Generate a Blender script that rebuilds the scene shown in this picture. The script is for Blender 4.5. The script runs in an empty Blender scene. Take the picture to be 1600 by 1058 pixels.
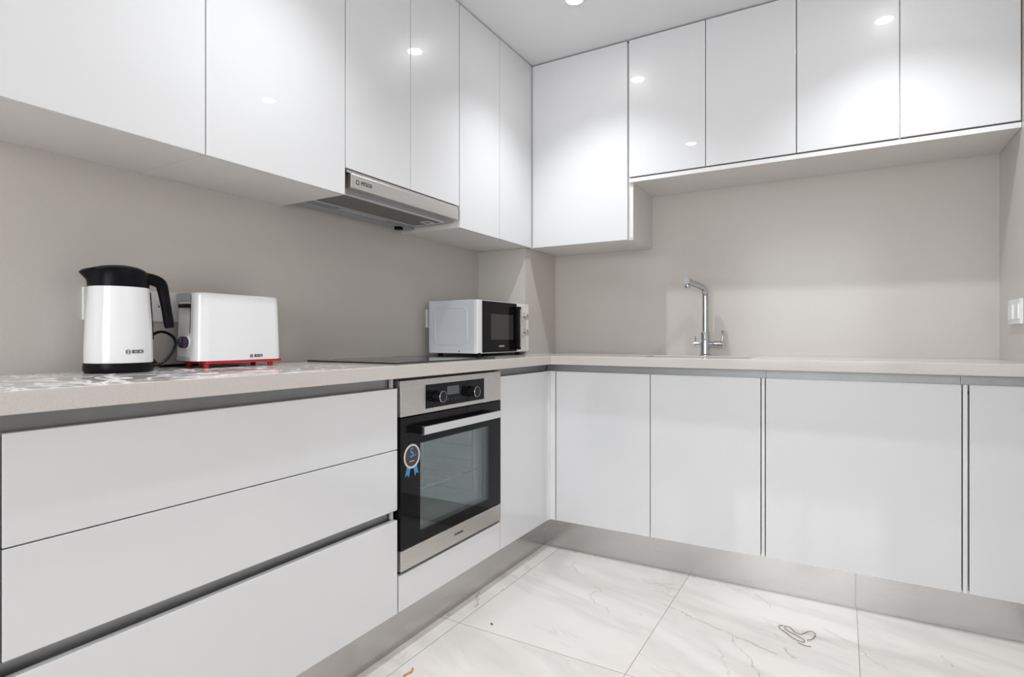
import bpy, bmesh, math, random
from mathutils import Vector, Matrix
random.seed(4)
C = bpy.context.scene.collection
# ------------------------------------------------------------------ camera, world, exposure
CAMZ = 0.9917
cam = bpy.data.cameras.new('camera'); camo = bpy.data.objects.new('camera', cam); C.objects.link(camo)
camo.location = (0, 0, CAMZ); camo.rotation_euler = (math.radians(90), 0, math.radians(30.194))
cam.sensor_width = 36; cam.lens = 36 * 887.76 / 1600; cam.shift_y = -2.1 / 1600; cam.clip_start = 0.02
bpy.context.scene.camera = camo
vs = bpy.context.scene.view_settings
vs.view_transform = 'Standard'; vs.look = 'None'; vs.gamma = 1; vs.exposure = 0.32; vs.use_curve_mapping = False
w = bpy.data.worlds.new('daylight'); bpy.context.scene.world = w; w.use_nodes = True  # assumed sky, soft fill through the added opening
w.node_tree.nodes['Background'].inputs[0].default_value = (0.86, 0.93, 1.0, 1)
w.node_tree.nodes['Background'].inputs[1].default_value = 1.0
# fill lamp added behind the camera, at a made-up window opening
al = bpy.data.lights.new('added_fill', 'AREA'); al.shape = 'RECTANGLE'; al.size = 1.5; al.size_y = 1.5
al.energy = 34; al.color = (0.97, 0.98, 1.0)
alo = bpy.data.objects.new('added_fill', al); C.objects.link(alo)
alo.location = (-0.35, -2.13, 1.45); alo.rotation_euler = (math.radians(90), 0, 0)
SPOT_W = 27.0; SPOT_COL = (0.935, 0.965, 1.0); DISC = 60.0

# ------------------------------------------------------------------ key dimensions (metres)
XW, YW, XR, YF = -1.664, 2.8488, 0.5247, -2.0     # left, back, right wall, wall behind the camera
XB, YB = -1.1866, 2.3896                          # base door faces
XC, YC = -1.1593, 2.3532                          # worktop front edges
XU, YU = -1.3534, 2.5273                          # wall unit door faces
XK, YK = -1.2279, 2.4239                          # kickboard faces
ZCEIL = 2.3612; ZT, ZTB = 0.9054, 0.866           # worktop top, underside
ZD0, ZD1 = 0.139, 0.8333                          # base door bottom, top
ZU0, ZU1 = 1.4403, 2.3547                         # wall unit doors
ZS0, ZS1 = 1.7265, 1.7035                         # short doors bottom, board underside
DT = 0.018

# ------------------------------------------------------------------ materials
def mat(name, col, rough=.5, metal=0, coat=0, coat_r=.03, spec=.5, **kw):
    m = bpy.data.materials.new(name); m.use_nodes = True
    b = m.node_tree.nodes['Principled BSDF']
    b.inputs['Base Color'].default_value = (*col, 1); b.inputs['Roughness'].default_value = rough
    b.inputs['Metallic'].default_value = metal; b.inputs['Specular IOR Level'].default_value = spec
    b.inputs['Coat Weight'].default_value = coat; b.inputs['Coat Roughness'].default_value = coat_r
    if 'emit' in kw:
        b.inputs['Emission Color'].default_value = (*kw.get('ecol', (1, 1, 1)), 1); b.inputs['Emission Strength'].default_value = kw['emit']
    return m
def nd(m, t, **kw):
    n = m.node_tree.nodes.new(t)
    for k, v in kw.items():
        if k in ('operation', 'blend_type', 'data_type', 'noise_dimensions', 'wave_type'): setattr(n, k, v)
        else: n.inputs[k].default_value = v
    return n
def speckle(m, c0, c1, scale, bump=0, stretch=None, detail=4, rough=None, lo=.35, hi=.65):
    """procedural colour variation (object coordinates)"""
    nt = m.node_tree; L = nt.links.new; b = nt.nodes['Principled BSDF']
    tc = nt.nodes.new('ShaderNodeTexCoord'); mp = nt.nodes.new('ShaderNodeMapping')
    if stretch: mp.inputs['Scale'].default_value = stretch
    L(tc.outputs['Object'], mp.inputs[0])
    n = nd(m, 'ShaderNodeTexNoise', Scale=scale, Detail=detail, Roughness=.6); L(mp.outputs[0], n.inputs['Vector'])
    r = nt.nodes.new('ShaderNodeValToRGB'); r.color_ramp.elements[0].position = lo; r.color_ramp.elements[1].position = hi
    r.color_ramp.elements[0].color = (*c0, 1); r.color_ramp.elements[1].color = (*c1, 1)
    L(n.outputs[0], r.inputs[0]); L(r.outputs[0], b.inputs['Base Color'])
    if bump:
        bp = nd(m, 'ShaderNodeBump', Strength=bump, Distance=.001); L(n.outputs[0], bp.inputs['Height']); L(bp.outputs[0], b.inputs['Normal'])
    if rough:
        mr = nt.nodes.new('ShaderNodeMapRange'); mr.inputs['To Min'].default_value = rough[0]; mr.inputs['To Max'].default_value = rough[1]
        L(n.outputs[0], mr.inputs[0]); L(mr.outputs[0], b.inputs['Roughness'])
    return m
M = {}
M['door'] = speckle(mat('white gloss lacquer', (.82, .825, .83), .28, coat=1, coat_r=.012), (.785, .793, .806), (.80, .808, .82), 1.5)
M['carcass'] = speckle(mat('white melamine board', (.72, .71, .70), .45), (.74, .725, .70), (.77, .755, .73), 3)
M['edge'] = speckle(mat('white edge band', (.86, .86, .86), .35), (.84, .84, .84), (.87, .87, .87), 4)
M['splash'] = speckle(mat('warm grey splashback slab', (.6, .57, .55), .22, spec=.4), (.60, .568, .532), (.63, .598, .562), 380, rough=(.16, .26), detail=6)
M['counter'] = speckle(mat('beige grey worktop', (.5, .46, .43), .18, spec=.6), (.64, .60, .565), (.70, .66, .625), 300, detail=6, rough=(.10, .2))
M['ceil'] = speckle(mat('matt white ceiling paint', (.7, .7, .7), .8), (.84, .845, .86), (.86, .865, .88), 5)
M['paint'] = speckle(mat('pale wall paint', (.7, .7, .7), .6), (.68, .67, .66), (.70, .69, .68), 5)
M['steel'] = speckle(mat('brushed steel', (.62, .6, .58), .3, metal=1), (.56, .535, .51), (.66, .635, .61), 30, stretch=(1, 1, 40), rough=(.26, .36))
M['kick'] = speckle(mat('brushed steel kickboard', (.7, .69, .68), .3, metal=1), (.50, .49, .48), (.53, .52, .51), 5, stretch=(1, 1, 90), rough=(.22, .30))
M['alu'] = speckle(mat('grey aluminium profile', (.45, .46, .46), .4, metal=.7), (.34, .355, .36), (.38, .39, .395), 10)
M['chrome'] = mat('chrome', (.58, .59, .62), .05, metal=1)
M['satin'] = mat('satin metal', (.78, .78, .78), .22, metal=1)
M['black'] = speckle(mat('black plastic', (.006, .006, .008), .3, spec=.1), (.005, .005, .007), (.008, .008, .010), 20)
M['blackglass'] = mat('black glass', (.008, .008, .009), .03, spec=.17)
M['hob'] = mat('black ceramic hob glass', (.012, .012, .013), .05, spec=.7)
M['knobface'] = mat('dark knob face', (.02, .022, .02), .4, spec=.15)
M['lcd'] = mat('grey display', (.10, .11, .125), .15)
M['whiteplastic'] = speckle(mat('white gloss plastic', (.8, .81, .82), .12, coat=.6), (.87, .88, .89), (.89, .90, .91), 3)
M['greyplastic'] = mat('silver grey plastic', (.50, .52, .54), .3)
M['mw'] = speckle(mat('white painted metal', (.66, .69, .74), .25), (.64, .67, .72), (.67, .70, .75), 5)
M['red'] = mat('red plastic', (.55, .02, .03), .25)
M['purple'] = mat('dark purple knob', (.035, .012, .045), .3)
M['filter'] = speckle(mat('grey aluminium mesh filter', (.3, .3, .3), .5, metal=.6), (.16, .155, .15), (.26, .25, .245), 900, detail=1)
M['hoodin'] = mat('grey painted hood body', (.42, .43, .45), .35, metal=.5)
M['rim'] = mat('light grey metal rim', (.72, .72, .73), .4, metal=.3)
M['mwwindow'] = mat('dim microwave window', (.045, .045, .043), .12)
M['dark'] = mat('dark gap', (.03, .028, .025), .7)
M['brown'] = mat('dark brown board', (.12, .10, .09), .6)
M['text'] = mat('dark printed letters', (.03, .03, .035), .5)
M['textlt'] = mat('pale printed letters', (.55, .55, .55), .5)
M['blue'] = mat('blue sticker print', (.06, .27, .6), .4)
M['cream'] = mat('cream sticker ring', (.75, .70, .66), .4)
M['brownst'] = mat('dark sticker face', (.055, .045, .042), .4)
M['enamel'] = speckle(mat('grey oven enamel', (.25, .27, .27), .35), (.42, .44, .44), (.48, .50, .50), 30)
M['lamp'] = mat('lit lamp diffuser', (.9, .9, .9), .5, emit=DISC, ecol=(1, .99, .975))
M['hair'] = mat('brown rubber band', (.22, .16, .12), .5)
M['chip'] = speckle(mat('orange wood chip', (.5, .25, .08), .6), (.40, .16, .04), (.62, .36, .14), 200)
M['crumb'] = mat('dark crumb', (.13, .09, .06), .8)
M['sink'] = speckle(mat('stainless sink', (.55, .52, .5), .3, metal=.85), (.5, .47, .45), (.56, .53, .51), 20)
# see-through oven / microwave glass: a clear pane with a mirror-like surface
def pane(name, tint, gloss):
    m = bpy.data.materials.new(name); m.use_nodes = True; nt = m.node_tree; nt.nodes.clear(); L = nt.links.new
    o = nt.nodes.new('ShaderNodeOutputMaterial'); mx = nt.nodes.new('ShaderNodeMixShader'); t = nt.nodes.new('ShaderNodeBsdfTransparent')
    g = nt.nodes.new('ShaderNodeBsdfGlossy'); t.inputs[0].default_value = (*tint, 1); g.inputs[0].default_value = (.85, .92, .92, 1); g.inputs['Roughness'].default_value = .03
    mx.inputs[0].default_value = gloss; L(t.outputs[0], mx.inputs[1]); L(g.outputs[0], mx.inputs[2]); L(mx.outputs[0], o.inputs[0]); return m
M['ovenpane'] = pane('oven door glass', (.93, .95, .95), .10)
M['mwpane'] = pane('microwave door glass', (.35, .35, .35), .06)
M['windowglass'] = pane('window glass', (.95, .97, .97), .04)

def pale_streaks(m):  # pale, rougher streaks mixed into the top face, fading along y
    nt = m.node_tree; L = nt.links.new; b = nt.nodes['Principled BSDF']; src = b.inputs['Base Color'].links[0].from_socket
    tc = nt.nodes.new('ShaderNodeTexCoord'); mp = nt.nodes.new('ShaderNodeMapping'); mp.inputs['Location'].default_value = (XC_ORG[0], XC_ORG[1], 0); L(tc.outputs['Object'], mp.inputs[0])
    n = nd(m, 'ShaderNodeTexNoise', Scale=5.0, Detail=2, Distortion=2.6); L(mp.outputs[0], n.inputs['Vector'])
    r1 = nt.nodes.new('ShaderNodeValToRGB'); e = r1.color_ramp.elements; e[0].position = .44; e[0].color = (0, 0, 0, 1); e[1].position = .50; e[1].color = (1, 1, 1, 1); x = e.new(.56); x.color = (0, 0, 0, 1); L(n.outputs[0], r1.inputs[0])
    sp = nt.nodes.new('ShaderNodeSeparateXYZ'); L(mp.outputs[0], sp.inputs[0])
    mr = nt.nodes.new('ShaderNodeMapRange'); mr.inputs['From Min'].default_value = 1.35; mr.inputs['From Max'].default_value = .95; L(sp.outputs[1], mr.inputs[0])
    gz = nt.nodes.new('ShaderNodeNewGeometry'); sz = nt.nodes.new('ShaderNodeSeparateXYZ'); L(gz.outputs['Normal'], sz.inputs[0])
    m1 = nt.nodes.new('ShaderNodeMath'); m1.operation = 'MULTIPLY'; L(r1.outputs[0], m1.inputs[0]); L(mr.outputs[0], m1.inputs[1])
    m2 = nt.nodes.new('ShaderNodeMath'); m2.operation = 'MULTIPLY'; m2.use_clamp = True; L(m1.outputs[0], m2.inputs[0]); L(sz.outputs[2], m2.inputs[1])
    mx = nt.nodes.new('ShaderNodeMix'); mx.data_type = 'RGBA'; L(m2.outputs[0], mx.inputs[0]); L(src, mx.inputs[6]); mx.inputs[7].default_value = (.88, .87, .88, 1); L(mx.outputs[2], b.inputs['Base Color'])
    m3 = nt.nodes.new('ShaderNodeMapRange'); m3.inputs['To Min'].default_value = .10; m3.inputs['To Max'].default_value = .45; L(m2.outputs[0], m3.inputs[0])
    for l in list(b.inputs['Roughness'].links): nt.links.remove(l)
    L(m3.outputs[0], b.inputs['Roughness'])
XC_ORG = (-1.2, 2.3); pale_streaks(M['counter'])
def floor_mat():
    m = mat('veined marble tiles', (.7, .68, .66), .12, spec=.5); nt = m.node_tree; L = nt.links.new; b = nt.nodes['Principled BSDF']
    tc = nt.nodes.new('ShaderNodeTexCoord'); sp = nt.nodes.new('ShaderNodeSeparateXYZ'); L(tc.outputs['Object'], sp.inputs[0])
    def ma(op, a, bb=None, c=None):
        n = nt.nodes.new('ShaderNodeMath'); n.operation = op
        for i, v in enumerate((a, bb, c)):
            if v is None: continue
            if isinstance(v, (int, float)): n.inputs[i].default_value = v
            else: L(v, n.inputs[i])
        return n.outputs[0]
    X, Y = sp.outputs[0], sp.outputs[1]
    TX, TY, X0, Y0 = .597, 1.194, -.5525, 1.612
    fx = ma('DIVIDE', ma('SUBTRACT', X, X0), TX); fy = ma('DIVIDE', ma('SUBTRACT', Y, Y0), TY)
    ix = ma('FLOOR', fx); iy = ma('FLOOR', fy)
    dx = ma('MULTIPLY', ma('ABSOLUTE', ma('SUBTRACT', fx, ma('ROUND', fx))), TX); dy = ma('MULTIPLY', ma('ABSOLUTE', ma('SUBTRACT', fy, ma('ROUND', fy))), TY)
    joint = ma('LESS_THAN', ma('MINIMUM', dx, dy), .0012)
    # tile-wise shifted coordinates
    cx = nt.nodes.new('ShaderNodeCombineXYZ'); L(ma('ADD', X, ma('MULTIPLY', ix, 3.17)), cx.inputs[0]); L(ma('ADD', Y, ma('MULTIPLY', iy, 5.31)), cx.inputs[1])
    L(ma('MULTIPLY', ix, 1.7), cx.inputs[2])
    mp = nt.nodes.new('ShaderNodeMapping'); mp0 = nt.nodes.new('ShaderNodeMapping'); mp0.inputs['Rotation'].default_value = (0, 0, math.radians(24)); mp.inputs['Scale'].default_value = (1, 2.8, 1); L(cx.outputs[0], mp0.inputs[0]); L(mp0.outputs[0], mp.inputs[0])
    def ridge(scale, width, det=5, dist=.8):
        n = nd(m, 'ShaderNodeTexNoise', Scale=scale, Detail=det, Roughness=.55, Distortion=dist); L(mp.outputs[0], n.inputs['Vector'])
        a = ma('ABSOLUTE', ma('SUBTRACT', n.outputs[0], .5)); return ma('SUBTRACT', 1.0, ma('MINIMUM', ma('DIVIDE', a, width), 1.0))
    mask = nd(m, 'ShaderNodeTexNoise', Scale=2.2, Detail=2); L(cx.outputs[0], mask.inputs['Vector'])
    mk = ma('MINIMUM', ma('MAXIMUM', ma('MULTIPLY', ma('SUBTRACT', mask.outputs[0], .47), 9.0), 0.0), 1.0)
    thin = ma('MULTIPLY', ma('POWER', ridge(1.5, .012), 1.5), mk)
    soft = ridge(1.1, .09)
    def mixc(a, col, f):
        n = nt.nodes.new('ShaderNodeMix'); n.data_type = 'RGBA'; n.inputs[6].default_value = a if isinstance(a, tuple) else (0, 0, 0, 1)
        if not isinstance(a, tuple): L(a, n.inputs[6])
        n.inputs[7].default_value = (*col, 1); L(f, n.inputs[0]); return n.outputs[2]
    cloud = nd(m, 'ShaderNodeTexNoise', Scale=3.5, Detail=5); L(mp.outputs[0], cloud.inputs['Vector'])
    c = mixc((.83, .79, .755, 1), (.75, .71, .675), ma('MULTIPLY', cloud.outputs[0], .8))
    c = mixc(c, (.50, .475, .45), ma('MULTIPLY', soft, .30))
    c = mixc(c, (.34, .28, .23), ma('MULTIPLY', thin, .35))
    # the veins one can pick out in the photographed tiles, as short wandering lines
    wn = nd(m, 'ShaderNodeTexNoise', Scale=22.0, Detail=3); L(tc.outputs['Object'], wn.inputs['Vector'])
    ws = nt.nodes.new('ShaderNodeSeparateColor'); L(wn.outputs['Color'], ws.inputs[0])
    wx = ma('ADD', X, ma('MULTIPLY', ma('SUBTRACT', ws.outputs[0], .5), .05)); wy = ma('ADD', Y, ma('MULTIPLY', ma('SUBTRACT', ws.outputs[1], .5), .05))
    tot = None
    for (ax, ay, bx_, by_, wd) in VEINS:
        vx, vy = bx_ - ax, by_ - ay; l2 = vx * vx + vy * vy
        px = ma('SUBTRACT', wx, ax); py = ma('SUBTRACT', wy, ay)
        t = ma('MINIMUM', ma('MAXIMUM', ma('DIVIDE', ma('ADD', ma('MULTIPLY', px, vx), ma('MULTIPLY', py, vy)), l2), 0.0), 1.0)
        ex = ma('SUBTRACT', px, ma('MULTIPLY', t, vx)); ey = ma('SUBTRACT', py, ma('MULTIPLY', t, vy))
        d = ma('SQRT', ma('ADD', ma('MULTIPLY', ex, ex), ma('MULTIPLY', ey, ey)))
        v = ma('SUBTRACT', 1.0, ma('MINIMUM', ma('DIVIDE', d, wd), 1.0))
        tot = v if tot is None else ma('MAXIMUM', tot, v)
    br = nd(m, 'ShaderNodeTexNoise', Scale=35.0, Detail=3); L(tc.outputs['Object'], br.inputs['Vector'])
    c = mixc(c, (.34, .27, .21), ma('MULTIPLY', tot, ma('MULTIPLY', br.outputs[0], 1.1)))
    c = mixc(c, (.22, .18, .15), ma('MULTIPLY', joint, .8))
    L(c, b.inputs['Base Color']); return m
def fl(u, v):      # a point of the floor seen at photo pixel (u, v), used only to copy the tiles' own veins
    t = CAMZ / (v - 526.9); return ((-446.5 + .8643 * (u - 800)) * t, (767.3 + .5029 * (u - 800)) * t)
VEINS = []
for p in [((925, 914), (940, 924), .003), ((940, 924), (921, 930), .003), ((921, 930), (935, 944), .003), ((945, 948), (955, 956), .003),
          ((746, 925), (744, 950), .006), ((1040, 945), (1090, 968), .004), ((1090, 968), (1140, 990), .005), ((1140, 990), (1215, 1024), .006), ((1225, 1012), (1240, 1028), .005),
          ((1180, 930), (1205, 948), .003), ((1345, 1018), (1385, 1046), .003), ((1470, 1025), (1490, 1040), .003), ((1140, 990), (1190, 1058), .003)]:
    VEINS.append((*fl(*p[0]), *fl(*p[1]), p[2]))
M['floor'] = floor_mat()

# ------------------------------------------------------------------ helpers
ROOT = {}
def obj(name, bm, m, parent=None, bevel=0, smooth=False):
    me = bpy.data.meshes.new(name); bmesh.ops.recalc_face_normals(bm, faces=bm.faces[:])
    o = bpy.data.objects.new(name, me); C.objects.link(o)
    if parent is not None:
        off = ROOT[parent.name]; bmesh.ops.translate(bm, verts=bm.verts[:], vec=-off); o.parent = parent; ROOT[o.name] = off
    if smooth:
        for f in bm.faces: f.smooth = True
    bm.to_mesh(me); bm.free()
    for x in (m if isinstance(m, (list, tuple)) else [m]): me.materials.append(M[x])
    if bevel:
        md = o.modifiers.new('bevel', 'BEVEL'); md.width = bevel; md.segments = 2; md.limit_method = 'ANGLE'; md.angle_limit = math.radians(40)
    if smooth:
        try:
            me.set_sharp_from_angle(angle=math.radians(35))
        except Exception: pass
    return o
def thing(name, label, cat, loc, group=None):
    o = bpy.data.objects.new(name, None); C.objects.link(o); o.location = loc; o.empty_display_size = .05
    ROOT[o.name] = Vector(loc); o['label'] = label; o['category'] = cat
    if group: o['group'] = group
    return o
def top(o, loc, label, cat, group=None):   # a thing that is one mesh: move its origin to its base
    loc = Vector(loc); o.data.transform(Matrix.Translation(-loc)); o.location = loc
    o['label'] = label; o['category'] = cat
    if group: o['group'] = group
    return o
def struct(name, bm, m, **k):
    o = obj(name, bm, m, **k); o['kind'] = 'structure'; return o
def B(*boxes, bm=None, mi=0):
    bm = bm or bmesh.new()
    for (x0, x1, y0, y1, z0, z1) in boxes:
        vs_ = [bm.verts.new((x, y, z)) for x in (x0, x1) for y in (y0, y1) for z in (z0, z1)]
        for q in ((0, 1, 3, 2), (4, 6, 7, 5), (0, 4, 5, 1), (2, 3, 7, 6), (0, 2, 6, 4), (1, 5, 7, 3)):
            f = bm.faces.new([vs_[i] for i in q]); f.material_index = mi
    return bm
def rbox(x0, x1, y0, y1, z0, z1, r, seg=5, axis=None, bm=None):
    """box with rounded edges; axis keeps only the edges running along that axis rounded"""
    b2 = B((x0, x1, y0, y1, z0, z1))
    es = b2.edges[:]
    if axis is not None: es = [e for e in es if abs((e.verts[0].co - e.verts[1].co)[axis]) > 1e-6]
    bmesh.ops.bevel(b2, geom=es, offset=r, segments=seg, affect='EDGES', profile=.5)
    return merge(bm, b2)
def merge(bm, b2):
    if bm is None: return b2
    mp = {v: bm.verts.new(v.co) for v in b2.verts}
    for f in b2.faces:
        try:
            g = bm.faces.new([mp[v] for v in f.verts]); g.material_index = f.material_index; g.smooth = f.smooth
        except ValueError: pass
    b2.free(); return bm
def lathe(prof, c, axis='z', seg=40, bm=None, a0=0, caps=True):
    bm = bm or bmesh.new(); c = Vector(c); rings = []
    for (r, h) in prof:
        ring = []
        for k in range(seg):
            a = 2 * math.pi * k / seg; p, q = r * math.cos(a), r * math.sin(a)
            v = {'z': (p, q, h), 'x': (h, p, q), 'y': (p, h, q)}[axis]; ring.append(bm.verts.new(c + Vector(v)))
        rings.append(ring)
    for a, b in zip(rings, rings[1:]):
        for k in range(seg): bm.faces.new((a[k], a[(k + 1) % seg], b[(k + 1) % seg], b[k]))
    if caps:
        for r in (rings[0], rings[-1]): bm.faces.new(r)
    return bm
def tube(pts, r, seg=10, bm=None, closed=False, sx=1, smooth=0, up=None):
    """sweep a round (or flattened, sx) section along pts; r is a number or one per point"""
    bm = bm or bmesh.new(); P = [Vector(p) for p in pts]; R = r if isinstance(r, (list, tuple)) else [r] * len(P)
    for _ in range(smooth):
        Q, S = [], []
        n = len(P)
        for i in range(n if closed else n - 1):
            a, b = P[i], P[(i + 1) % n]; ra, rb = R[i], R[(i + 1) % n]
            Q += [a * .75 + b * .25, a * .25 + b * .75]; S += [ra * .75 + rb * .25, ra * .25 + rb * .75]
        if not closed: Q = [P[0]] + Q[1:-1] + [P[-1]]; S = [R[0]] + S[1:-1] + [R[-1]]
        P, R = Q, S
    n = len(P); rings = []; ref = Vector(up) if up else None
    for i in range(n):
        if closed: t = (P[(i + 1) % n] - P[i - 1])
        else: t = P[min(i + 1, n - 1)] - P[max(i - 1, 0)]
        t.normalize()
        if ref is None: ref = Vector((0, 0, 1)) if abs(t.z) < .9 else Vector((1, 0, 0))
        u = (ref - t * ref.dot(t)).normalized(); v = t.cross(u)
        if up is None: ref = u
        rings.append([bm.verts.new(P[i] + u * (R[i] * math.cos(2 * math.pi * k / seg)) + v * (R[i] * sx * math.sin(2 * math.pi * k / seg))) for k in range(seg)])
    for i in range(n if closed else n - 1):
        a, b = rings[i], rings[(i + 1) % n]
        for k in range(seg): bm.faces.new((a[k], a[(k + 1) % seg], b[(k + 1) % seg], b[k]))
    if not closed: bm.faces.new(rings[0]); bm.faces.new(rings[-1])
    return bm
def text(s, size, fn, m, name, parent, depth=.0004, width=None, bold=0.0):
    """letters as thin solid shapes; fn maps flat (x, y, h) to the world"""
    cu = bpy.data.curves.new('t', 'FONT'); cu.body = s; cu.size = size; cu.align_x = 'CENTER'; cu.align_y = 'CENTER'; cu.extrude = depth; cu.offset = bold; cu.resolution_u = 3
    o = bpy.data.objects.new('t', cu); C.objects.link(o); bpy.context.view_layer.update()
    me = bpy.data.meshes.new_from_object(o.evaluated_get(bpy.context.evaluated_depsgraph_get()))
    bpy.data.objects.remove(o); bm = bmesh.new(); bm.from_mesh(me); bpy.data.meshes.remove(me)
    xs = [v.co.x for v in bm.verts]; k = width / (max(xs) - min(xs)) if width else 1; c0 = (max(xs) + min(xs)) / 2
    for v in bm.verts: v.co = Vector(fn((v.co.x - c0) * k, v.co.y, v.co.z + depth))
    for f in bm.faces: f.material_index = 0
    return obj(name, bm, m, parent)
def onx(x, y, z): return lambda a, b, h: (x + h, y + a, z + b)     # writing on a face that looks along +x

# ------------------------------------------------------------------ room shell
struct('floor', B((XW - .1, XR + .1, YF - .1, YW + .1, -.05, 0)), 'floor')
struct('ceiling', B((XW - .1, XR + .1, YF - .1, YW + .1, ZCEIL, ZCEIL + .1)), 'ceil')
struct('wall_left', B((XW - .1, XW, YF, YW + .1, 0, ZCEIL)), 'splash')
struct('wall_back', B((XW, XR + .1, YW, YW + .1, 0, ZCEIL)), 'splash')
struct('wall_corner', B((XW, -1.3784, 2.5026, YW, ZT, ZU0 - .0005)), 'splash')
# right wall: slab cladding next to the worktop, paint towards the room
struct('wall_right', B((XR, XR + .1, YF, YW, 0, ZCEIL)), 'splash')
wx0, wx1, wz0, wz1 = -1.1, .4, .7, 2.2  # invented opening, unseen, holds an added frame and lets the fill in
struct('wall_front', B((XW - .1, wx0, YF - .1, YF, 0, ZCEIL), (wx1, XR + .1, YF - .1, YF, 0, ZCEIL), (wx0, wx1, YF - .1, YF, 0, wz0), (wx0, wx1, YF - .1, YF, wz1, ZCEIL)), 'paint')
wf = struct('added_window_1', B((wx0, wx0 + .05, YF - .08, YF - .03, wz0, wz1), (wx1 - .05, wx1, YF - .08, YF - .03, wz0, wz1), (wx0 + .05, wx1 - .05, YF - .08, YF - .03, wz0, wz0 + .05),
                          (wx0 + .05, wx1 - .05, YF - .08, YF - .03, wz1 - .05, wz1), (-.375, -.325, YF - .08, YF - .03, wz0 + .05, wz1 - .05)), 'edge')

# ------------------------------------------------------------------ ceiling lamps
LAMPS = [(-.938, 2.115, 'round white recessed downlight lit at the top edge of the photo'),
         (.155, 2.13, 'round white recessed downlight near the right wall and sink, mirrored in the gloss doors'),
         (-.925, .95, 'round white recessed downlight in the middle row, on the drawer side of the kitchen'),
         (.165, .95, 'round white recessed downlight in the middle row, on the right wall side')]
for x, y, lab in LAMPS:
    t = thing('recessed_downlight', lab, 'ceiling light', (x, y, ZCEIL), 'recessed ceiling downlights')
    obj('trim_ring', lathe([(.033, -.0005), (.033, -.004), (.043, -.004), (.045, -.0005)], (x, y, ZCEIL)), 'edge', t, smooth=True)
    obj('diffuser', lathe([(.0325, -.0006), (.0325, -.003)], (x, y, ZCEIL)), 'lamp', t)
    L_ = bpy.data.lights.new('lamp_light', 'SPOT'); L_.energy = SPOT_W; L_.color = SPOT_COL; L_.shadow_soft_size = .015
    L_.spot_size = math.radians(112); L_.spot_blend = 1.0
    lo = bpy.data.objects.new('lamp_light', L_); C.objects.link(lo); lo.parent = t; lo.location = (0, 0, -.028)

# ------------------------------------------------------------------ base units, left run
def channel_left(y0, y1, z0, z1, parent):   # recessed aluminium grip profile, C-shaped
    xb = XB - .03
    return obj('grip_channel', B((xb - .002, xb, y0, y1, z0 - .02, z1), (xb, XB - .019, y0, y1, z0 - .02, z0 - .018), (xb, XB - .001, y0, y1, z1 - .0015, z1)), 'alu', parent)
def left_carcass(y0, y1, parent, z1=.80):
    return obj('carcass', B((XW + .01, XB - .034, y0, y1, ZD0 + .001, z1)), 'carcass', parent)
def drawer_front(y0, y1, z0, z1, parent):
    return obj('drawer_front', B((XB - DT, XB, y0, y1, z0, z1)), 'door', parent, bevel=.0012)
t = thing('drawer_unit', 'white gloss base unit with three wide handleless drawers, left of the oven', 'cabinet', (-1.43, .86, ZD0))
left_carcass(.383, 1.342, t)
y0, y1 = .3835, 1.3365
drawer_front(y0, y1, .6455, ZD1, t); drawer_front(y0, y1, .459, .643, t); drawer_front(y0, y1, ZD0, .4275, t)
channel_left(y0, 1.335, ZD1, ZTB - .0003, t); channel_left(y0, 1.335, .4275, .459, t)
for z0, z1 in ((ZD1 + .001, ZTB - .002), (.4285, .458)): obj('end_cap', B((XB - .026, XB - .016, 1.327, 1.3345, z0, z1)), 'edge', t)
t = thing('end_base_unit', 'white gloss base unit at the left edge of the photo, beside the three wide drawers', 'cabinet', (-1.43, .1, ZD0))
left_carcass(-.22, .3805, t); obj('door', B((XB - DT, XB, -.22, .3805, ZD0, ZD1)), 'door', t, bevel=.0012); channel_left(-.22, .3805, ZD1, ZTB - .0003, t)

# oven and its housing
OY0, OY1 = 1.3475, 1.9425
t = thing('oven_housing', 'low white gloss filler unit under the built-in oven', 'cabinet', (-1.43, 1.645, ZD0))
obj('carcass', B((XW + .01, XB - DT - .001, 1.344, 1.945, ZD0 + .001, .235)), 'carcass', t)
obj('front_panel', B((XB - DT, XB, 1.3445, 1.944, ZD0, .250)), 'door', t, bevel=.0012)
obj('header_rail', B((XB - .05, XB - .012, 1.344, 1.945, .8572, .8655)), 'brown', t)
t = thing('built_in_oven', 'stainless steel and black glass built-in oven with bar handle and two knobs', 'oven', (-1.3, 1.645, .2515))
xf = XB + .004
obj('body', B((-1.62, XB - .03, 1.36, 1.415, .262, .855), (-1.62, XB - .03, 1.88, 1.93, .262, .855), (-1.62, -1.60, 1.415, 1.88, .262, .855),
              (-1.60, XB - .03, 1.415, 1.88, .262, .335), (-1.60, XB - .03, 1.415, 1.88, .675, .855), (XB - .03, XB - .012, 1.3455, 1.943, .252, .2605)), 'black', t)
obj('cavity_liner', B((-1.598, -1.594, 1.417, 1.878, .337, .673), (-1.594, XB - .03, 1.417, 1.420, .337, .673), (-1.594, XB - .03, 1.875, 1.878, .337, .673),
                      (-1.594, XB - .03, 1.42, 1.875, .337, .340), (-1.594, XB - .03, 1.42, 1.875, .670, .673)), 'enamel', t)
rk = tube([(-1.25, 1.423, .472), (-1.25, 1.872, .472)], .003, 8)
for k in range(14): tube([(-1.25, 1.45 + k * .0305, .474), (-1.56, 1.45 + k * .0305, .474)], .0012, 6, rk)
tube([(-1.56, 1.423, .472), (-1.56, 1.872, .472)], .003, 8, rk)
obj('wire_shelf', rk, 'chrome', t, smooth=True)
lad = bmesh.new()
for xx in (-1.27, -1.52): tube([(xx, 1.870, .35), (xx, 1.870, .66)], .003, 6, lad)
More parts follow.
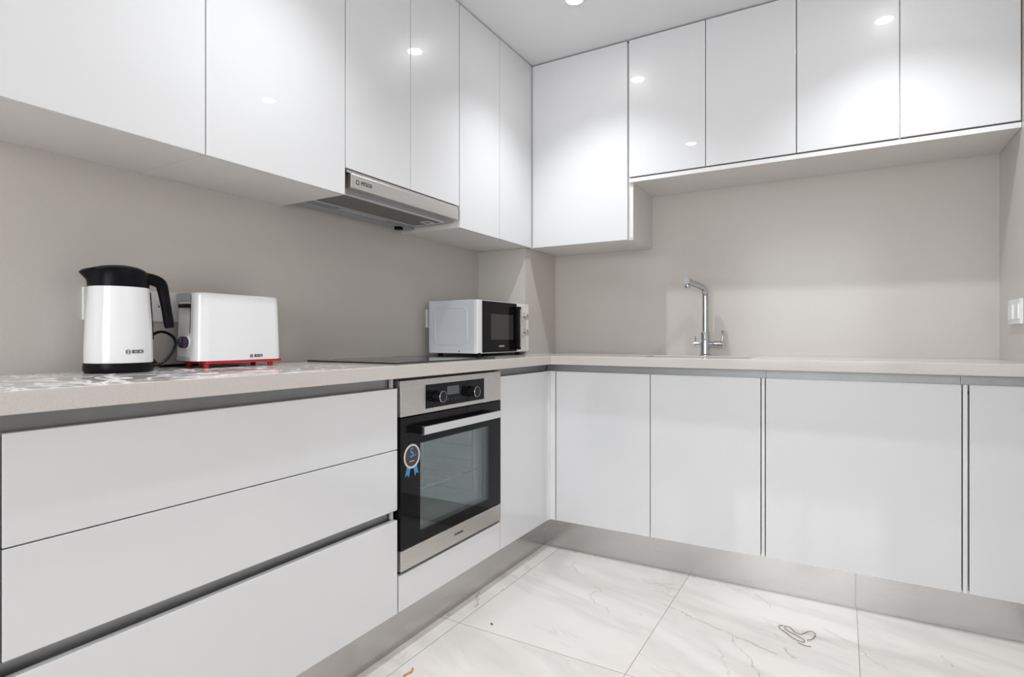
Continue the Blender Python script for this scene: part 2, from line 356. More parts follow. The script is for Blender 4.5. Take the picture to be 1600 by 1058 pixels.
for k in range(5): tube([(-1.27, 1.869, .38 + k * .06), (-1.52, 1.869, .38 + k * .06)], .0025, 6, lad)
obj('side_rack', lad, 'chrome', t, smooth=True)
cp = obj('control_panel', B((XB - .03, xf, OY0, OY1, .742, .8555)), 'steel', t, bevel=.0015)
gp = obj('display_panel', B((xf - .002, xf + .0012, 1.469, 1.819, .7565, .835)), 'blackglass', t)
obj('display', B((xf + .001, xf + .0018, 1.585, 1.654, .792, .8215)), 'lcd', gp)
tick = bmesh.new()
for yy in (1.590, 1.612, 1.634, 1.654): B((xf + .001, xf + .0016, yy - .005, yy + .005, .7755, .7765), (xf + .001, xf + .0016, yy - .0005, yy + .0005, .772, .780), bm=tick)
for kc in (1.522, 1.726):
    for a in range(-130, 131, 26):
        if a == 0: continue
        r_ = .029; yy, zz = kc + r_ * math.sin(math.radians(a)), .793 + r_ * math.cos(math.radians(a)); B((xf + .001, xf + .0016, yy - .0012, yy + .0012, zz - .0012, zz + .0012), bm=tick)
obj('printed_symbols', tick, 'lcd', gp)
for kc in (1.522, 1.726):
    k_ = obj('knob', lathe([(.0205, 0), (.0205, .004), (.0185, .008), (.0185, .028), (.0175, .030)], (xf + .001, kc, .793), 'x', 36), 'black', t, smooth=True)
    obj('knob_ring', lathe([(.0178, .029), (.0190, .029), (.0194, .031), (.0190, .0318), (.0180, .0318), (.0178, .031)], (xf + .001, kc, .793), 'x', 36, caps=False), 'chrome', k_, smooth=True)
    obj('knob_face', lathe([(.0177, .029), (.0177, .0306), (.016, .0310)], (xf + .001, kc, .793), 'x', 36), 'knobface', k_)
WY0, WY1, WZ0, WZ1 = 1.4425, 1.853, .365, .6485
d = obj('oven_door', B((XB - .028, xf - .001, OY0, WY0, .327, .738), (XB - .028, xf - .001, WY1, OY1, .327, .738), (XB - .028, xf - .001, WY0, WY1, .327, WZ0), (XB - .028, xf - .001, WY0, WY1, WZ1, .738)), 'blackglass', t)
obj('window_pane', B((xf - .0065, xf - .001, WY0, WY1, WZ0, WZ1)), 'ovenpane', d)
obj('inner_pane', B((XB - .026, XB - .021, WY0 , WY1, WZ0, WZ1)), 'ovenpane', d)
obj('lower_trim', B((XB - .029, xf, OY0, OY1, .2615, .3255)), 'steel', t, bevel=.0012)
hb = obj('door_handle', rbox(xf + .030, xf + .042, 1.412, 1.873, .682, .7085, .0012, 2), 'satin', t)
for yy in (1.415, 1.848): obj('handle_bracket', B((xf - .002, xf + .030, yy, yy + .022, .684, .7065)), 'black', hb)
text('HYUNDAI', .012, onx(xf, 1.655, .294), 'text', 'maker_name', t, width=.050, bold=.0001)
# award sticker
sy, sz, xs = 1.4005, .6135, xf - .0006
st = thing('award_sticker', 'round cream ringed sticker with blue 5 and blue ribbon tails on oven door', 'sticker', (xs, sy, sz - .07))
obj('backing', lathe([(.033, 0), (.033, .0004)], (xs, sy, sz), 'x', 40), 'brownst', st)
obj('ring', lathe([(.0325, .0), (.0385, .0), (.0385, .0012), (.0325, .0012), (.0325, 0)], (xs, sy, sz), 'x', 44, caps=False), 'cream', st)
rb = bmesh.new()
for s_ in (-1, 1):
    a = Vector((0, sy + s_ * .0155, sz - .034)); dr = Vector((0, s_ * .30, -1)).normalized(); n_ = Vector((0, 1, s_ * .30)).normalized()
    pts = [a - n_ * .009, a + n_ * .009, a + n_ * .009 + dr * .030, a + dr * .022, a - n_ * .009 + dr * .030]
    f0 = [rb.verts.new((xs, p.y, p.z)) for p in pts]; f1 = [rb.verts.new((xs + .0008, p.y, p.z)) for p in pts]
    rb.faces.new(f0[::-1]); rb.faces.new(f1)
    for i in range(5): rb.faces.new((f0[i], f0[(i + 1) % 5], f1[(i + 1) % 5], f1[i]))
obj('ribbon', rb, 'blue', st)
text('5', .042, onx(xs + .0004, sy - .001, sz + .010), 'blue', 'numeral', st, bold=.0007)
obj('underline', B((xs, xs + .0012, sy - .012, sy + .011, sz - .0165, sz - .0145)), 'cream', st)
obj('small_line', B((xs, xs + .001, sy + .008, sy + .022, sz + .0005, sz + .003)), 'blue', st)

# corner base unit (left leg) and corner post
t = thing('corner_base_unit', 'white gloss corner base unit with one narrow door, right of the oven', 'cabinet', (-1.43, 2.15, ZD0))
obj('carcass', B((XW + .01, XB - .034, 1.948, 2.352, ZD0 + .001, .80)), 'carcass', t)
obj('door', B((XB - DT, XB, 1.948, 2.352, ZD0, ZD1)), 'door', t, bevel=.0012)
channel_left(1.948, YB + .03, ZD1, ZTB - .0003, t)
obj('corner_post', B((XB - DT, XB - .001, 2.3555, YB + .019, ZD0, ZD1), (XB - .001, -1.1575, YB, YB + .019, ZD0, ZD1), (XB - .001, XB + .0035, 2.3765, YB, ZD0, ZD1 - .012)), 'edge', t, bevel=.0008)

# ------------------------------------------------------------------ base units, back run
def channel_back(x0, x1, parent):
    yb = YB + .03
    return obj('grip_channel', B((x0, x1, yb, yb + .002, ZD1 - .02, ZTB - .0003), (x0, x1, YB + .019, yb, ZD1 - .02, ZD1 - .018)), 'alu', parent)
def back_door(x0, x1, parent, z0=ZD0, z1=ZD1, y=YB, name='door'):
    return obj(name, B((x0, x1, y, y + DT, z0, z1)), 'door', parent, bevel=.0012)
channel_back(XB - .028, -1.1575, t)
t = thing('sink_base_unit', 'white gloss two-door base unit under the sink and tap', 'cabinet', (-.71, 2.62, ZD0))
sb = B((-1.156, -.272, YB + .034, YW - .01, ZD0 + .001, ZD0 + .018), (-1.156, -1.138, YB + .034, YW - .01, ZD0 + .018, .80), (-.29, -.272, YB + .034, YW - .01, ZD0 + .018, .80),
       (-1.138, -.29, YW - .02, YW - .01, ZD0 + .018, .80), (-1.138, -.29, YB + .034, YB + .05, ZD0 + .018, .80))
obj('carcass', sb, 'carcass', t)
back_door(-1.1525, -.7105, t); back_door(-.7075, -.2755, t); channel_back(-1.157, -.2585, t)
obj('end_panel', B((-.2715, -.2602, YB + .001, YW - .01, ZD0, ZD1)), 'edge', t, bevel=.001)
t = thing('dishwasher', 'integrated dishwasher behind the wide white gloss front with pale edges', 'dishwasher', (.04, 2.62, ZD0))
obj('body', B((-.2555, .3385, YB + .034, YW - .01, ZD0 + .001, .82)), 'greyplastic', t)
back_door(-.2565, .3425, t, name='front_panel'); channel_back(-.2575, .3435, t)
t = thing('narrow_base_unit', 'narrow white gloss base unit against the right wall', 'cabinet', (.44, 2.62, ZD0))
obj('carcass', B((.361, XR - .002, YB + .034, YW - .01, ZD0 + .001, .80)), 'carcass', t)
obj('end_panel', B((.3465, .3585, YB + .001, YW - .01, ZD0, ZD1)), 'edge', t, bevel=.001)
back_door(.3635, XR - .003, t); channel_back(.3445, XR - .001, t)

# kickboards
top(obj('kickboard', B((XK - .012, XK, -.22, YK, 0.0005, ZD0 - .0005)), 'kick'), (XK, 1.1, 0), 'brushed steel kickboard under the drawers and oven', 'kickboard')
top(obj('kickboard', B((XK, .0405, YK, YK + .012, 0.0005, ZD0 - .0005)), 'kick'), (-.6, YK, 0), 'brushed steel kickboard under the sink unit, corner to seam', 'kickboard')
top(obj('kickboard', B((.0412, XR - .001, YK, YK + .012, 0.0005, ZD0 - .0005)), 'kick'), (.28, YK, 0), 'short brushed steel kickboard, from the seam to the right wall', 'kickboard')

# ------------------------------------------------------------------ worktop
SX0, SX1, SY0, SY1 = -.785, -.328, 2.432, 2.70
def slab(xs, ys, keep, z0, z1):
    bm = bmesh.new(); V = {}
    def v(i, j, z):
        if (i, j, z) not in V: V[(i, j, z)] = bm.verts.new((xs[i], ys[j], z))
        return V[(i, j, z)]
    K = lambda i, j: 0 <= i < len(xs) - 1 and 0 <= j < len(ys) - 1 and keep((xs[i] + xs[i + 1]) / 2, (ys[j] + ys[j + 1]) / 2)
    for i in range(len(xs) - 1):
        for j in range(len(ys) - 1):
            if not K(i, j): continue
            bm.faces.new((v(i, j, z1), v(i + 1, j, z1), v(i + 1, j + 1, z1), v(i, j + 1, z1)))
            bm.faces.new((v(i, j, z0), v(i, j + 1, z0), v(i + 1, j + 1, z0), v(i + 1, j, z0)))
            for (di, dj, a, b) in ((-1, 0, (i, j + 1), (i, j)), (1, 0, (i + 1, j), (i + 1, j + 1)), (0, -1, (i, j), (i + 1, j)), (0, 1, (i + 1, j + 1), (i, j + 1))):
                if not K(i + di, j + dj): bm.faces.new((v(*a, z0), v(*b, z0), v(*b, z1), v(*a, z1)))
    return bm
def keepc(x, y):
    if y < YC and x > XC: return False
    return not (SX0 < x < SX1 and SY0 < y < SY1)
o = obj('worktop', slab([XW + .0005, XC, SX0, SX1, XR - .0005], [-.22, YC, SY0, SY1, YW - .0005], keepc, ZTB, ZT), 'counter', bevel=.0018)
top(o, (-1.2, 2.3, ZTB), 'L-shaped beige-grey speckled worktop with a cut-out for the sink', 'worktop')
t = thing('sink', 'undermounted steel sink set into the worktop in front of the tap', 'sink', (-.556, 2.55, ZTB - .17))
z0 = ZTB - .17; e = .006
bw = B((SX0 - e, SX1 + e, SY0 - e, SY1 + e, z0 - .002, z0), (SX0 - e - .002, SX0 - e, SY0 - e, SY1 + e, z0, ZTB - .0005), (SX1 + e, SX1 + e + .002, SY0 - e, SY1 + e, z0, ZTB - .0005),
       (SX0 - e, SX1 + e, SY0 - e - .002, SY0 - e, z0, ZTB - .0005), (SX0 - e, SX1 + e, SY1 + e, SY1 + e + .002, z0, ZTB - .0005))
obj('bowl', bw, 'sink', t)
obj('drain', lathe([(.045, 0), (.045, .002), (.035, .003), (.03, .001)], (-.556, 2.56, z0)), 'chrome', t, smooth=True)

# ------------------------------------------------------------------ tap
tx, ty = -.5585, 2.772
t = thing('kitchen_tap', 'chrome kitchen tap with tall bent spout and two side levers behind the sink', 'tap', (tx, ty, ZT))
obj('base_column', lathe([(.027, 0), (.027, .004), (.023, .008), (.0215, .03), (.0215, .105), (.0185, .112)], (tx, ty, ZT)), 'chrome', t, smooth=True)
sp_ = tube([(tx, ty, ZT + .105), (tx, ty, ZT + .20), (tx, ty, ZT + .285), (tx - .001, ty - .006, ZT + .306), (tx - .006, ty - .026, ZT + .318), (tx - .024, ty - .10, ZT + .328), (tx - .045, ty - .185, ZT + .337)],
           [.0145, .0145, .0145, .0150, .016, .0165, .015], 20, smooth=2)
s = obj('spout', sp_, 'chrome', t, smooth=True)
obj('aerator', lathe([(.0125, 0), (.0125, -.012), (.011, -.016)], (tx - .042, ty - .172, ZT + .321), 'z', 20), 'chrome', s, smooth=True)
arm = tube([(tx + .018, ty, ZT + .052), (tx + .040, ty, ZT + .052), (tx + .042, ty, ZT + .052), (tx + .080, ty, ZT + .052)], [.014, .014, .0165, .0165], 20)
lv = obj('mixer_valve', arm, 'chrome', t, smooth=True)
obj('lever', tube([(tx + .074, ty, ZT + .062), (tx + .077, ty + .002, ZT + .10), (tx + .079, ty + .002, ZT + .118)], [.0055, .0055, .0075], 12), 'chrome', lv, smooth=True)
arm = tube([(tx - .018, ty, ZT + .052), (tx - .052, ty, ZT + .052)], .0115, 18)
lv = obj('filter_valve', arm, 'chrome', t, smooth=True)
obj('lever', tube([(tx - .045, ty, ZT + .060), (tx - .045, ty, ZT + .090)], .0026, 10), 'chrome', lv, smooth=True)

# ------------------------------------------------------------------ hob
t = thing('hob', 'flat black glass hob set on the worktop above the oven', 'hob', (-1.43, 1.66, ZT))
obj('glass_top', rbox(-1.640, -1.222, 1.375, 1.965, ZT + .0004, ZT + .0050, .0015, 2), 'hob', t)
for (cx_, cy_, r_) in ((-1.33, 1.53, .075), (-1.33, 1.81, .09), (-1.54, 1.53, .09), (-1.54, 1.81, .07)):
    zz = bmesh.new(); lathe([(r_ - .0012, .0049), (r_, .0049), (r_, .0053), (r_ - .0012, .0053), (r_ - .0012, .0049)], (cx_, cy_, ZT), 'z', 48, zz, caps=False)
    obj('zone_marking', zz, 'lcd', t)

# ------------------------------------------------------------------ wall units, left run
def up_carc(x0, x1, y0, y1, z0, parent, name='carcass'):
    return obj(name, B((x0, x1, y0, y1, z0, ZU1 - .003)), 'carcass', parent)
def up_door_l(y0, y1, parent, z0=ZU0):
    return obj('door', B((XU - DT, XU, y0, y1, z0, ZU1)), 'door', parent, bevel=.0012)
G = .0015
t = thing('wall_unit', 'white gloss wall unit at the top left edge of the photo, above the kettle', 'cabinet', (-1.5, .6, ZU0))
up_carc(XW + .0005, XU - DT - .001, .375, .8285, ZU0 + .0005, t); up_door_l(.377, .829 - G, t)
t = thing('wall_unit', 'tall white gloss wall unit above the toaster, with its bottom corner by the cooker hood', 'cabinet', (-1.5, 1.05, ZU0))
up_carc(XW + .0005, XU - DT - .001, .8295, 1.283, ZU0 + .0005, t); up_door_l(.829 + G, 1.2815, t)
HZ = 1.527
t = thing('hood_wall_unit', 'white gloss two-door wall unit above the cooker hood', 'cabinet', (-1.5, 1.59, HZ))
up_carc(XW + .0005, XU - DT - .001, 1.284, 1.8985, HZ + .002, t); up_door_l(1.2865, 1.595 - G, t, HZ); up_door_l(1.595 + G, 1.897, t, HZ)
t = thing('corner_wall_unit', 'white gloss two-door wall unit between the hood and the room corner', 'cabinet', (-1.5, 2.2, ZU0))
up_carc(XW + .0005, XU - DT - .001, 1.9, YU - .004, ZU0 + .0005, t); up_door_l(1.9025, 2.215 - G, t); up_door_l(2.215 + G, YU - .004, t)

# cooker hood
t = thing('cooker_hood', 'slim pull-out stainless cooker hood under the two-door wall unit', 'cooker hood', (-1.5, 1.59, 1.46))
obj('body', B((XW + .02, XU - .028, 1.292, 1.892, 1.462, 1.472), (XW + .02, XU - .04, 1.292, 1.892, 1.472, 1.527), (XW + .02, XW + .075, 1.292, 1.892, 1.452, 1.462)), 'hoodin', t)
obj('front_lip', B((XU - .030, XU + .004, 1.303, 1.887, 1.4675, 1.513)), 'steel', t, bevel=.0015)
obj('top_rail', B((XU - .030, XU - .004, 1.292, 1.892, 1.515, 1.5235)), 'steel', t)
f = obj('grease_filter', B((-1.548, XU - .052, 1.315, 1.850, 1.4575, 1.4615)), 'filter', t)
obj('filter_frame', B((-1.553, -1.548, 1.31, 1.855, 1.456, 1.4618), (XU - .052, XU - .047, 1.31, 1.855, 1.456, 1.4618), (-1.548, XU - .052, 1.31, 1.315, 1.456, 1.4618), (-1.548, XU - .052, 1.850, 1.855, 1.456, 1.4618)), 'rim', f)
obj('filter_latch', B((-1.475, -1.435, 1.795, 1.80, 1.4545, 1.4575), (-1.475, -1.435, 1.835, 1.84, 1.4545, 1.4575), (-1.475, -1.470, 1.80, 1.835, 1.4545, 1.4575), (-1.440, -1.435, 1.80, 1.835, 1.4545, 1.4575)), 'rim', f)
obj('lamp_cover', rbox(-1.61, -1.575, 1.47, 1.72, 1.457, 1.462, .002, 2), 'greyplastic', t)
obj('connector', B((-1.615, -1.59, 1.80, 1.825, 1.440, 1.452)), 'black', t)
text('PITSOS', .017, onx(XU + .004, 1.371, 1.4895), 'text', 'maker_name', t, width=.048, bold=.0002)
q = onx(XU + .004, 1.331, 1.4895); lg = bmesh.new()
for (a0, a1, b0, b1) in ((-.007, .007, .005, .007), (-.007, .007, -.007, -.005), (-.007, -.005, -.005, .005), (.005, .007, -.005, .005)):
    p = q(a0, b0, 0); r_ = q(a1, b1, .0006); B((p[0], r_[0], p[1], r_[1], p[2], r_[2]), bm=lg)
obj('logo', lg, 'text', t)

# ------------------------------------------------------------------ wall units, back run
t = thing('tall_wall_unit', 'tall single-door white gloss wall unit in the room corner', 'cabinet', (-1.1, 2.7, ZU0))
up_carc(-1.378, -.8505, YU + DT + .0012, YW - .0005, ZU0 + .012, t)
obj('bottom_board', B((-1.378, -.8345, YU + DT + .0012, YW - .0005, ZU0 + .0005, ZU0 + .0118)), 'carcass', t)
obj('side_panel', B((-.8503, -.8345, YU + DT + .0012, YW - .0005, ZU0 + .012, ZS1 - .0005)), 'carcass', t)
obj('side_panel_edge', B((-.8503, -.8345, YU + DT - .0003, YU + DT + .0010, ZU0 + .012, ZS1 - .0005)), 'edge', t)
obj('door', B((XU + .005, -.857, YU, YU + DT, ZU0, ZU1)), 'door', t, bevel=.0012)
obj('filler_strip', B((XU - .001, XU + .0035, YU + .002, YU + DT, ZU0, ZU1)), 'edge', t)
def short_unit(x0, xm, x1, lab, xe):
    t = thing('short_wall_unit', lab, 'cabinet', ((x0 + x1) / 2, 2.7, ZS1), 'short wall units above the sink')
    up_carc(x0 + .0005, xe - .0005, YU + DT + .0012, YW - .0005, ZS0 + .0005, t)
    obj('door', B((x0 + .002, xm - .0017, YU, YU + DT, ZS0, ZU1)), 'door', t, bevel=.0012)
    obj('door', B((xm + .0017, x1 - .002, YU, YU + DT, ZS0, ZU1)), 'door', t, bevel=.0012)
    obj('bottom_board', B((x0 + .0005, xe, YU + .006, YW - .0005, ZS1, ZS0 - .005)), 'carcass', t)
    obj('bottom_board_edge', B((x0 + .0005, xe, YU + .0045, YU + .0058, ZS1, ZS0 - .005)), 'edge', t)
short_unit(-.8505, -.509, -.159, 'short two-door white gloss wall unit directly above the sink, next to the tall corner unit', -.159)
short_unit(-.159, .182, XR - .001, 'short two-door white gloss wall unit at the right wall, furthest from the corner', XR - .001)

# ------------------------------------------------------------------ sockets
def socket_left(y0, y1, lab, n):
    t = thing('wall_socket', lab, 'socket', (XW, (y0 + y1) / 2, CAMZ + .044))
    z0, z1 = CAMZ + .043, CAMZ + .128
    obj('cover_plate', rbox(XW + .0003, XW + .010, y0, y1, z0, z1, .002, 2), 'whiteplastic', t)
    for k in range(n):
        yc = y0 + (k + .5) * (y1 - y0) / n
        obj('socket_well', lathe([(.0215, .0095), (.0215, .0112), (.0185, .0112), (.0185, .0098)], (XW, yc, (z0 + z1) / 2), 'x', 28), 'whiteplastic', t, smooth=True)
        for s_ in (-1, 1): obj('pin_hole', lathe([(.0024, .0100), (.0024, .0103)], (XW, yc + s_ * .0095, (z0 + z1) / 2), 'x', 12), 'black', t)
socket_left(.694, .842, 'white wall socket half hidden behind the kettle', 2)
socket_left(.852, .992, 'white wall socket behind the kettle handle and the toaster', 2)
socket_left(2.067, 2.152, 'white wall socket half hidden behind the microwave', 1)
t = thing('wall_socket', 'white double wall socket on the right wall', 'socket', (XR, 2.58, CAMZ + .045))
z0, z1 = CAMZ + .045, CAMZ + .131
obj('cover_plate', rbox(XR - .010, XR - .0003, 2.505, 2.662, z0, z1, .002, 2), 'whiteplastic', t)
for yc in (2.625, 2.545):
    obj('socket_well', rbox(XR - .0125, XR - .0098, yc - .024, yc + .024, z0 + .016, z1 - .016, .003, 2), 'whiteplastic', t)
    for s_ in (-1, 1): obj('pin_hole', B((XR - .0130, XR - .0124, yc - .002 , yc + .002, (z0 + z1) / 2 + s_ * .011 - .004, (z0 + z1) / 2 + s_ * .011 + .004)), 'greyplastic', t)

# ------------------------------------------------------------------ kettle
kx, ky = -1.552, .7285
t = thing('kettle', 'white electric kettle with black lid, spout, handle and base, left of the toaster', 'kettle', (kx, ky, ZT))
obj('base', lathe([(.070, .0005), (.0735, .006), (.0735, .016), (.0725, .0235)], (kx, ky, ZT), seg=64), 'black', t, smooth=True)
obj('body', lathe([(.0718, .024), (.0722, .028), (.0712, .07), (.0690, .13), (.0655, .18), (.0640, .2085)], (kx, ky, ZT), seg=72), 'whiteplastic', t, smooth=True)
lid = bmesh.new(); SD = Vector((-.42, -.907, 0)).normalized()
prof = [(.0642, .209), (.0632, .225), (.0615, .240), (.0600, .2475), (.054, .2535), (.040, .2600), (.020, .2635), (.0005, .2645)]
seg = 72; rings = []
for (r_, h_) in prof:
    ring = []
    for k in range(seg):
        a = 2 * math.pi * k / seg; dv = Vector((math.cos(a), math.sin(a), 0)); c_ = max(0, dv.dot(SD)); ww = max(0, (c_ - .80) / .20)
        ext = .021 * ww ** 1.3 * max(0, min(1, (h_ - .222) / .022)) if r_ > .05 else 0
        drop = -.004 * ww if r_ > .05 and h_ > .245 else 0
        ring.append(lid.verts.new(Vector((kx, ky, ZT + h_ + drop)) + dv * (r_ + ext)))
    rings.append(ring)
for a, b in zip(rings, rings[1:]):
    for k in range(seg): lid.faces.new((a[k], a[(k + 1) % seg], b[(k + 1) % seg], b[k]))
lid.faces.new(rings[0]); lid.faces.new(rings[-1])
obj('lid', lid, 'black', t, smooth=True)
H = Vector((.32, .947, 0)).normalized()
def kp(r_, h_): return Vector((kx, ky, ZT)) + H * r_ + Vector((0, 0, h_))
hp = [kp(.050, .237), kp(.072, .233), kp(.088, .226), kp(.0925, .216), kp(.101, .165), kp(.108, .118), kp(.109, .110)]
obj('handle', tube(hp, [.015, .015, .0145, .0135, .012, .0125, .010], 14, sx=.95, smooth=1), 'black', t, smooth=True)
obj('water_gauge', tube([kp(.0648, .200), kp(.0680, .15), kp(.0712, .08)], .0028, 8), 'black', t, smooth=True)
def kmap(ac, zc):
    def f_(a, b, h):
        r_ = .0716 + h; an = ac + a / .0716; return (kx + r_ * math.cos(an), ky + r_ * math.sin(an), ZT + zc + b)
    return f_
text('BOSCH', .0125, kmap(math.radians(7), .051), 'text', 'maker_name', t, width=.027, bold=.0002)
def ringlogo(name, fn, r_, parent):
    b = bmesh.new(); n = 24
    def q4(pts):
        a = [b.verts.new(fn(x, y, .0002)) for x, y in pts]; c = [b.verts.new(fn(x, y, .0008)) for x, y in pts]
        b.faces.new(a[::-1]); b.faces.new(c); m_ = len(pts)
        for i in range(m_): b.faces.new((a[i], a[(i + 1) % m_], c[(i + 1) % m_], c[i]))
    for k in range(n):
        a0, a1 = 2 * math.pi * k / n, 2 * math.pi * (k + 1) / n
        q4([(r_ * math.cos(a0), r_ * math.sin(a0)), (r_ * math.cos(a1), r_ * math.sin(a1)), (r_ * .82 * math.cos(a1), r_ * .82 * math.sin(a1)), (r_ * .82 * math.cos(a0), r_ * .82 * math.sin(a0))])
    q4([(-.35 * r_, -.1 * r_), (.35 * r_, -.1 * r_), (.35 * r_, .1 * r_), (-.35 * r_, .1 * r_)])
    for s_ in (-1, 1): q4([(s_ * .35 * r_, -.6 * r_), (s_ * .5 * r_, -.6 * r_), (s_ * .5 * r_, .6 * r_), (s_ * .35 * r_, .6 * r_)])
    return obj(name, b, 'text', parent)
ringlogo('logo', kmap(math.radians(-10.5), .051), .0055, t)
cd = tube([(kx + .02, ky + .066, ZT + .012), (kx + .025, ky + .095, ZT + .020), (kx + .005, ky + .135, ZT + .055), (kx - .02, ky + .150, ZT + .085), (kx - .04, ky + .125, ZT + .105), (kx - .045, ky + .095, ZT + .090),
           (kx - .04, ky + .078, ZT + .055), (kx - .035, ky + .098, ZT + .025), (kx - .065, ky + .130, ZT + .006), (kx - .095, ky + .160, ZT + .006), (kx - .102, ky + .26, ZT + .005)], .0038, 10, smooth=3)
obj('power_cord', cd, 'black', t, smooth=True)

# ------------------------------------------------------------------ toaster
X0, X1, Y0, Y1, Z0, Z1 = -1.640, -1.512, .905, 1.179, ZT + .012, CAMZ + .124
t = thing('toaster', 'long white toaster with a red base strip, right of the kettle', 'toaster', ((X0 + X1) / 2, (Y0 + Y1) / 2, ZT))
body = rbox(X0, X1, Y0, Y1, Z0 + .008, Z1, .032, 8, axis=2)
bmesh.ops.bevel(body, geom=[e_ for e_ in body.edges if e_.verts[0].co.z > Z1 - 1e-5 and e_.verts[1].co.z > Z1 - 1e-5], offset=.007, segments=4, affect='EDGES', profile=.5)
xc, yc = (X0 + X1) / 2, (Y0 + Y1) / 2
for v in body.verts:
    k = (v.co.z - Z0) / (Z1 - Z0); v.co.x = xc + (v.co.x - xc) * (1 - .07 * k); v.co.y = yc + (v.co.y - yc) * (1 - .045 * k)
obj('body', body, 'whiteplastic', t, smooth=True)
obj('base_strip', rbox(X0 + .010, X1 - .002, Y0 + .026, Y1 - .004, Z0, Z0 + .0085, .012, 4, axis=2), 'red', t)
for fx_ in (X0 + .025, X1 - .02):
    for fy_ in (Y0 + .035, Y1 - .035): obj('foot', lathe([(.007, 0.0005), (.008, .012)], (fx_, fy_, ZT), 'z', 16), 'red', t)
obj('bread_slot', B((xc - .018, xc + .018, Y0 + .03, Y1 - .02, Z1 - .0005, Z1 + .0006)), 'black', t)
ye = lambda z: yc + (Y0 - yc) * (1 - .045 * (z - Z0) / (Z1 - Z0))
# end face (looks along -y): lever in its slit, knob
obj('end_cover', rbox(X0 + .012, X1 - .044, ye(Z1) - .0010, ye(Z1) + .02, Z1 - .026, Z1 - .001, .004, 2, axis=1), 'greyplastic', t)
sl = bmesh.new(); zA, zB = Z0 + .085, Z1 - .006
a_ = [sl.verts.new((X1 - .044 + dx, ye(z_) - dy, z_)) for z_ in (zA, zB) for dx in (-.0012, .0012) for dy in (.0006, -.004)]
for q_ in ((0, 1, 3, 2), (4, 6, 7, 5), (0, 4, 5, 1), (2, 3, 7, 6), (0, 2, 6, 4), (1, 5, 7, 3)): sl.faces.new([a_[i] for i in q_])
obj('lever_slit', sl, 'knobface', t)
obj('lever', rbox(X1 - .084, X1 - .041, ye(Z1) - .015, ye(Z1 - .03), Z1 - .043, Z1 - .032, .003, 3), 'black', t)
kn = (X1 - .060, ye(Z0 + .066), Z0 + .060)
obj('dial_ring', lathe([(.0190, .004), (.0190, -.002), (.0175, -.003)], kn, 'y', 32), 'whiteplastic', t, smooth=True)
dk = obj('dial', lathe([(.0165, .0), (.0165, -.014), (.015, -.016)], kn, 'y', 32), 'purple', t, smooth=True)
obj('dial_mark', B((kn[0] - .0008, kn[0] + .0008, kn[1] - .0166, kn[1] - .0158, kn[2], kn[2] + .012)), 'textlt', dk)
obj('button', lathe([(.005, .004), (.005, -.0015)], (X1 - .026, ye(Z0 + .066) + .003, Z0 + .066), 'y', 18), 'whiteplastic', t)
obj('crumb_tray', rbox(X0 + .025, X1 - .036, Y0 - .002, Y0 + .03, Z0 + .0095, Z0 + .020, .002, 2), 'greyplastic', t)
zf_ = Z0 + .019; xfz = xc + (X1 - xc) * (1 - .07 * .09)
text('BOSCH', .012, onx(xfz + .0002, 1.089, zf_), 'text', 'maker_name', t, width=.026, bold=.0002)
ringlogo('logo', onx(xfz + .0002, 1.066, zf_), .0052, t)

# ------------------------------------------------------------------ microwave
X0, X1, Y0, Y1, Z0, Z1 = -1.626, -1.358, 2.042, 2.493, CAMZ - .0715, CAMZ + .163
t = thing('microwave_oven', 'white countertop microwave with black glass door in the worktop corner', 'microwave', ((X0 + X1) / 2, (Y0 + Y1) / 2, ZT))
obj('casing', rbox(X0, X1 - .022, Y0, Y1, Z0, Z1, .003, 3), 'mw', t)
def rrect(cy, cz, hy, hz, r_, n=6):
    P = []
    for (sy_, sz_, a0) in ((1, 1, 0), (-1, 1, 90), (-1, -1, 180), (1, -1, 270)):
        for k in range(n + 1):
            a = math.radians(a0 + 90 * k / n); P.append((cy + sy_ * (hy - r_) + r_ * math.cos(a), cz + sz_ * (hz - r_) + r_ * math.sin(a)))
    return P
rr = rrect((X0 + X1) / 2 - .01, (Z0 + Z1) / 2 + .003, .088, .082, .028)
obj('pressed_outline', tube([(a, Y0 + .0008, b) for a, b in rr], .0038, 8, closed=True, up=(0, 1, 0)), 'mw', t, smooth=True)
obj('front_frame', rbox(X1 - .0215, X1 - .002, Y0, Y1, Z0, Z1, .002, 2), 'whiteplastic', t)
DY0, DY1 = 2.078, 2.372; wy0, wy1, wz0, wz1 = 2.142, 2.340, CAMZ - .012, CAMZ + .105
d = obj('door', B((X1 - .0015, X1 + .004, DY0, wy0, Z0 + .004, Z1 - .003), (X1 - .0015, X1 + .004, wy1, DY1, Z0 + .004, Z1 - .003), (X1 - .0015, X1 + .004, wy0, wy1, Z0 + .004, wz0), (X1 - .0015, X1 + .004, wy0, wy1, wz1, Z1 - .003)), 'blackglass', t)
obj('window_pane', B((X1 - .0012, X1 + .0035, wy0, wy1, wz0, wz1)), 'mwwindow', d)
obj('door_handle', rbox(X1 + .003, X1 + .034, 2.345, 2.368, Z0 + .012, Z1 - .018, .006, 4), 'black', d, smooth=True)
obj('handle_trim', B((X1 + .0335, X1 + .0355, 2.352, 2.364, Z0 + .022, Z1 - .030)), 'satin', d)
obj('control_panel', rbox(X1 - .0015, X1 + .004, 2.374, Y1 - .001, Z0 + .004, Z1 - .003, .0015, 2), 'whiteplastic', t)
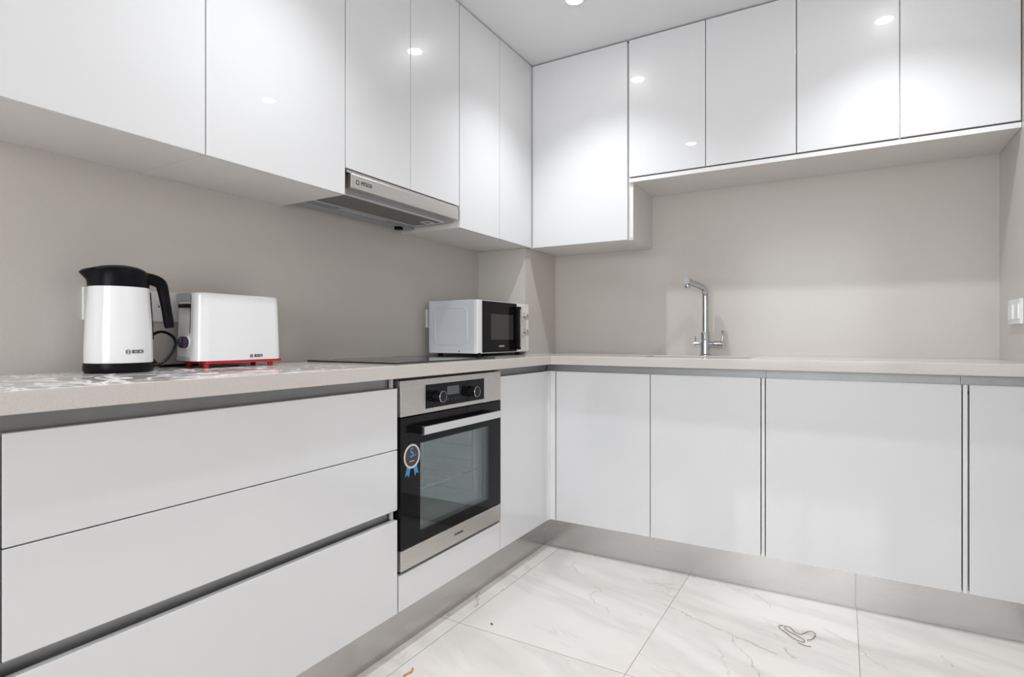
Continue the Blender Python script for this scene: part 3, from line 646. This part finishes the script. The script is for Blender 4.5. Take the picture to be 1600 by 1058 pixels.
for zc in (CAMZ + .098, CAMZ + .022):
    k_ = obj('knob', lathe([(.021, 0), (.021, .005), (.0175, .008), (.0165, .022), (.0145, .024)], (X1 + .004, 2.436, zc), 'x', 32), 'satin', t, smooth=True)
    obj('knob_mark', B((X1 + .0275, X1 + .0285, 2.4354, 2.4366, zc, zc + .012)), 'black', k_)
text('HYUNDAI', .011, onx(X1 + .004, 2.232, Z0 + .030), 'textlt', 'maker_name', t, width=.045, bold=.0001)
for fx_ in (X0 + .04, X1 - .035):
    for fy_ in (Y0 + .035, Y1 - .05): obj('foot', lathe([(.011, .0005), (.013, Z0 - ZT + .001)], (fx_, fy_, ZT), 'z', 18), 'black', t)
obj('hinge_foot', B((X1 - .02, X1 + .001, Y0 + .004, Y0 + .022, Z0 - .006, Z0 + .003)), 'black', t)
obj('side_screw', lathe([(.003, .001), (.003, -.0012)], (X1 - .10, Y0, Z0 + .010), 'y', 12), 'black', t)

# ------------------------------------------------------------------ litter on the floor
def at(u, v, z=0):
    x, y = fl(u, v); return (x, y, z)
zz = lambda pts: [(1180 + a / 13.33, 960 + b / 13.33) for a, b in pts]
band = zz([(590, 250), (490, 245), (490, 300), (600, 360), (700, 450), (860, 560), (1020, 605), (1040, 555), (900, 480), (720, 380), (590, 290), (640, 255), (740, 290), (800, 370), (880, 420), (970, 430), (1060, 390), (1150, 365), (1240, 400), (1265, 450), (1190, 550), (1080, 550)])
bm_ = tube([(*fl(a, b), .0022 + .0008 * (i % 3)) for i, (a, b) in enumerate(band)], .0011, 6, smooth=2)
tube([(*fl(a, b), .0014) for a, b in zz([(890, 590), (960, 635), (1060, 665), (1165, 682)])], .0009, 6, bm_)
top(obj('rubber_band', bm_, 'hair', smooth=True), at(1245, 992), 'thin brown looped band lying on the marble floor tile', 'band')
def lump(name, u, v, pts, r_, m, label, cat, n=6):
    b = tube([(*fl(a, c), r_ * .8) for a, c in pts], [r_ * (.7 + .6 * random.random()) for _ in pts], n, smooth=1)
    return top(obj(name, b, m, smooth=True), at(u, v), label, cat)
lump('wood_chip', 640, 1052, [(631, 1058), (637, 1053.5), (643, 1052), (645, 1046)], .0034, 'chip', 'orange brown chip on the floor tile at the bottom edge of the photo', 'debris')
lump('crumb', 768, 976, [(767, 975), (769.5, 977)], .0028, 'crumb', 'dark brown crumb on the floor below the oven', 'debris')
